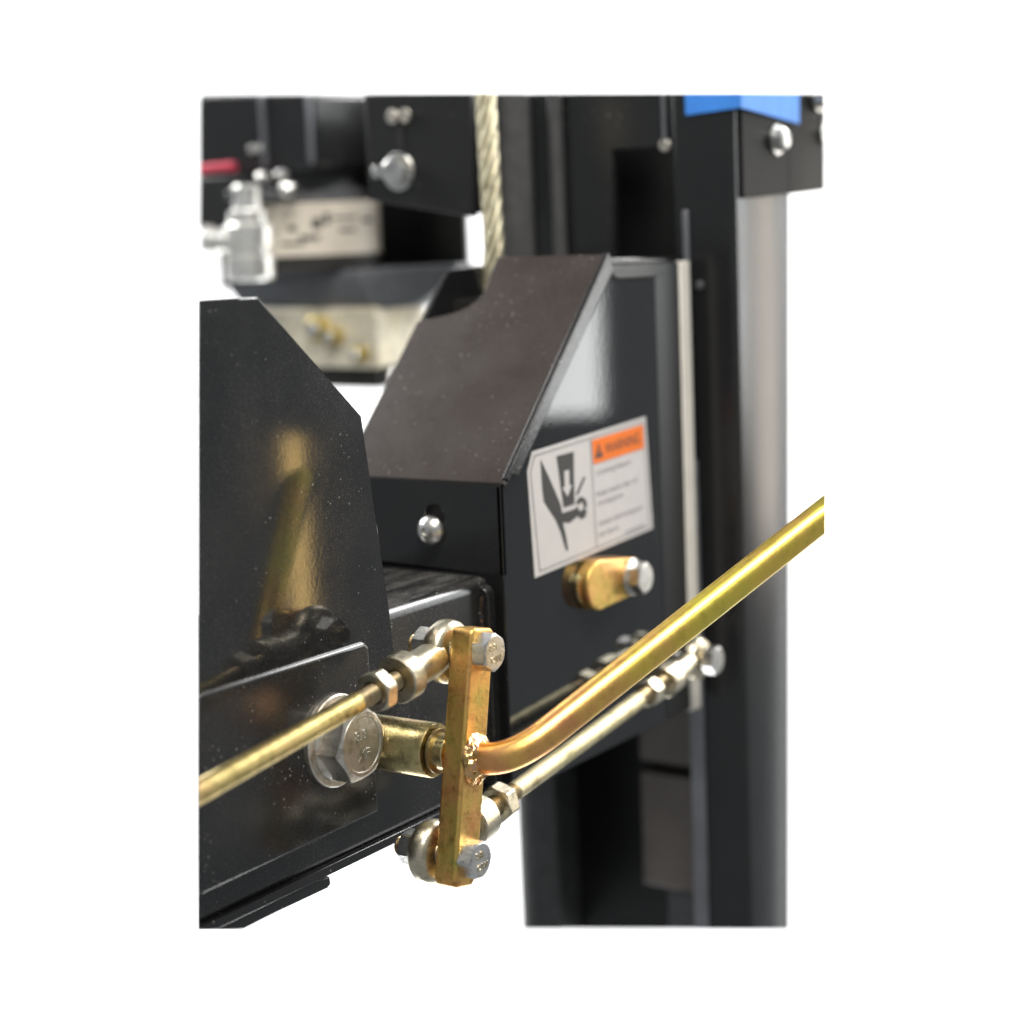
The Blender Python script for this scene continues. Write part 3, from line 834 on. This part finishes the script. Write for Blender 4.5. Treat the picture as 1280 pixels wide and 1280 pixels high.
obj('pivot_pin', rod((SX, 0.0180, SZ), (SX, 0.0060, SZ), 0.0092), 'shaft', sh)
obj('retaining_ring', lathe((SX, 0.0140, SZ), (0, -1, 0), [(0, 0.0088), (0, 0.0112), (0.0014, 0.0112), (0.0014, 0.0088)], 40), 'thread', sh)
# handle: leaves the bar outwards, bends and runs up and away
h0 = Vector((PX + 0.0005, -0.0040, PZ - 0.0010))
h1 = Vector((PX + 0.0005, -0.0270, PZ - 0.0010))
h2 = Vector((0.1560, -0.1200, 0.1015))
dr = (h2 - h1).normalized()
d0 = (h1 - h0).normalized()
bend = 0.026
pa, pb = h1 - d0 * bend * 0.62, h1 + dr * bend
pts = [h0, h0 * 0.5 + pa * 0.5]
for i in range(17):
    t = i / 16
    pts.append(pa * (1 - t) ** 2 + h1 * 2 * t * (1 - t) + pb * t * t)
far = h2 + dr * 0.04
for i in range(1, 15):
    pts.append(pb.lerp(far, i / 14))
obj('handle', cut(sweep(pts, 0.0080, 40), 'right'), 'handle', ck, angle=60)
bm = new()
rings = []
NA, NT = 60, 12
for t in range(NT + 1):
    u = t / NT
    ring = []
    for k in range(NA):
        a = 2 * math.pi * k / NA
        lump = 0.0011 * math.sin(7 * a + 2.2 * math.sin(3 * u + a)) + 0.0007 * math.sin(13 * a + 9 * u) + 0.0005 * math.sin(5 * a - 14 * u)
        rr = 0.0128 - 0.0052 * u ** 0.75 + lump * (0.45 + math.sin(math.pi * u))
        rx = min(rr, 0.0108)
        ring.append(bm.verts.new(Vector((h0.x + rx * math.cos(a), -HY + 0.0004 - 0.0068 * u + lump * 0.5, h0.z - 0.001 + rr * 1.06 * math.sin(a)))))
    rings.append(ring)
for A, B in zip(rings, rings[1:]):
    for k in range(NA):
        bm.faces.new((A[k], A[(k + 1) % NA], B[(k + 1) % NA], B[k]))
bm.faces.new(rings[0])
bm.faces.new(rings[-1])
bmesh.ops.recalc_face_normals(bm, faces=bm.faces[:])
obj('weld_bead', bm, 'weld', ck, angle=70)

# ------------------------------------------------------------------ linkage rods
def link(name, label, eye, far_pt, rodmat, endmat, side, dist, cutn=None, far=None, nutgap=0.0):
    """rod end eye on the crank bolt, threaded shank with lock nut, long round rod"""
    eye = Vector(eye)
    far_pt = Vector(far_pt)
    d = (far_pt - eye).normalized()
    root = thing(name, far_pt, label, 'linkage rod', 'linkage rods on the crank lever')
    def head(c, d, par, k=1.0):
        re = obj('rod_end', lathe(c + Vector((0, 0.0058, 0)), (0, -1, 0), [(t, q * k) for t, q in [(0, 0.0068), (0, 0.0128), (0.0008, 0.0145), (0.0026, 0.0158), (0.0046, 0.0162), (0.0070, 0.0162), (0.0090, 0.0158), (0.0108, 0.0145), (0.0116, 0.0128), (0.0116, 0.0068), (0.0100, 0.0072), (0.0016, 0.0072), (0, 0.0068)]], 48), endmat, par)
        obj('ball', lathe(c + Vector((0, 0.0075, 0)), (0, -1, 0), [(0, 0), (0, 0.0055), (0.003, 0.0071), (0.0075, 0.0077), (0.012, 0.0071), (0.015, 0.0055), (0.015, 0)], 36), 'thread', re)
        obj('shank', lathe(c + d * 0.0095, d, [(t, q * k) for t, q in [(0, 0), (0, 0.0082), (0.006, 0.0088), (dist[0] - 0.0095, 0.0088), (dist[0] - 0.0095, 0.0112), (dist[0] - 0.0088, 0.0120), (dist[1] - 0.0102, 0.0120), (dist[1] - 0.0095, 0.0113), (dist[1] - 0.0095, 0.0056), (dist[1] - 0.013, 0.0054), (dist[1] - 0.013, 0)]], 48), endmat, re)
        obj('thread', threads(c + d * (dist[1] - 0.014), c + d * dist[4], 0.0049), 'thread', par)
        obj('lock_nut', hexa(c + d * dist[2], d, 0.0184 * k, dist[3] - dist[2], hole=0.0052, turn=0.2, both=True), endmat, par)
    head(eye, d, root)
    end_d = dist[4]
    if far:
        L = (far_pt - eye).length
        head(far_pt, -d, root, 0.82)
        bm = rod(eye + d * end_d, far_pt - d * end_d, 0.0051)
    else:
        bm = rod(eye + d * end_d, far_pt, 0.0052)
    if cutn:
        bm = cut(bm, cutn)
    obj('round_rod', bm, rodmat, root)
    return root, d

eyeA = P0 + bd_ * 0.0512 + Vector((0, 0.0150, 0))
eyeB = P0 - bd_ * 0.0503 + Vector((0, 0.0150, 0))
rA, dA = link('linkage_rod', 'pale gold linkage rod bolted to the top of the crank lever', eyeA - Vector((0, 0, 0.0022)), (-0.2300, 0.0150, 0.0215), 'rod', 'rod_end', -1, (0.0330, 0.0430, 0.0535, 0.0610, 0.0730), 'left')
farB = Vector((0.2875, 0.030, -0.0188))
rB, dB = link('linkage_rod', 'straw coloured linkage rod bolted to the bottom of the crank lever', eyeB, farB, 'rod_pale', 'rod_end', 1, (0.0330, 0.0470, 0.0600, 0.0690, 0.0800), None, far=True)
# crank bolts: head outside, nut on the inner end
for root, e, tw in ((rA, eyeA, 0.05), (rB, eyeB, 0.62)):
    b = obj('bolt', hexa((e.x, -HY, e.z), (0, -1, 0), 0.0172, 0.0078, turn=tw), 'silver', root)
    for (txt, a, z) in (('8.8', -0.0042, 0.0012), ('OW', -0.0036, -0.0050)):
        obj('head_mark', text_mesh(txt, lambda u, v, a=a, z=z: Vector((e.x + a + u, -HY - 0.0082, e.z + z + v)), 0.0036, back=(0, 0.0006, 0)), 'rod_end', b, smooth=False)
    obj('nut', hexa((e.x, 0.0225, e.z), (0, 1, 0), 0.0165, 0.0085, turn=tw), 'silver', root)
    obj('bolt_tip', threads((e.x, 0.0300, e.z), (e.x, 0.0360, e.z), 0.0047), 'thread', root)
    obj('bolt_shank', rod((e.x, 0.0, e.z), (e.x, 0.030, e.z), 0.0049), 'silver', root)
b = obj('far_bolt', hexa((farB.x, 0.0215, farB.z), (0, -1, 0), 0.0160, 0.0075, turn=0.3), 'silver', rB)
obj('far_bolt_shank', rod((farB.x, 0.0230, farB.z), (farB.x, 0.0520, farB.z), 0.0048), 'silver', rB)
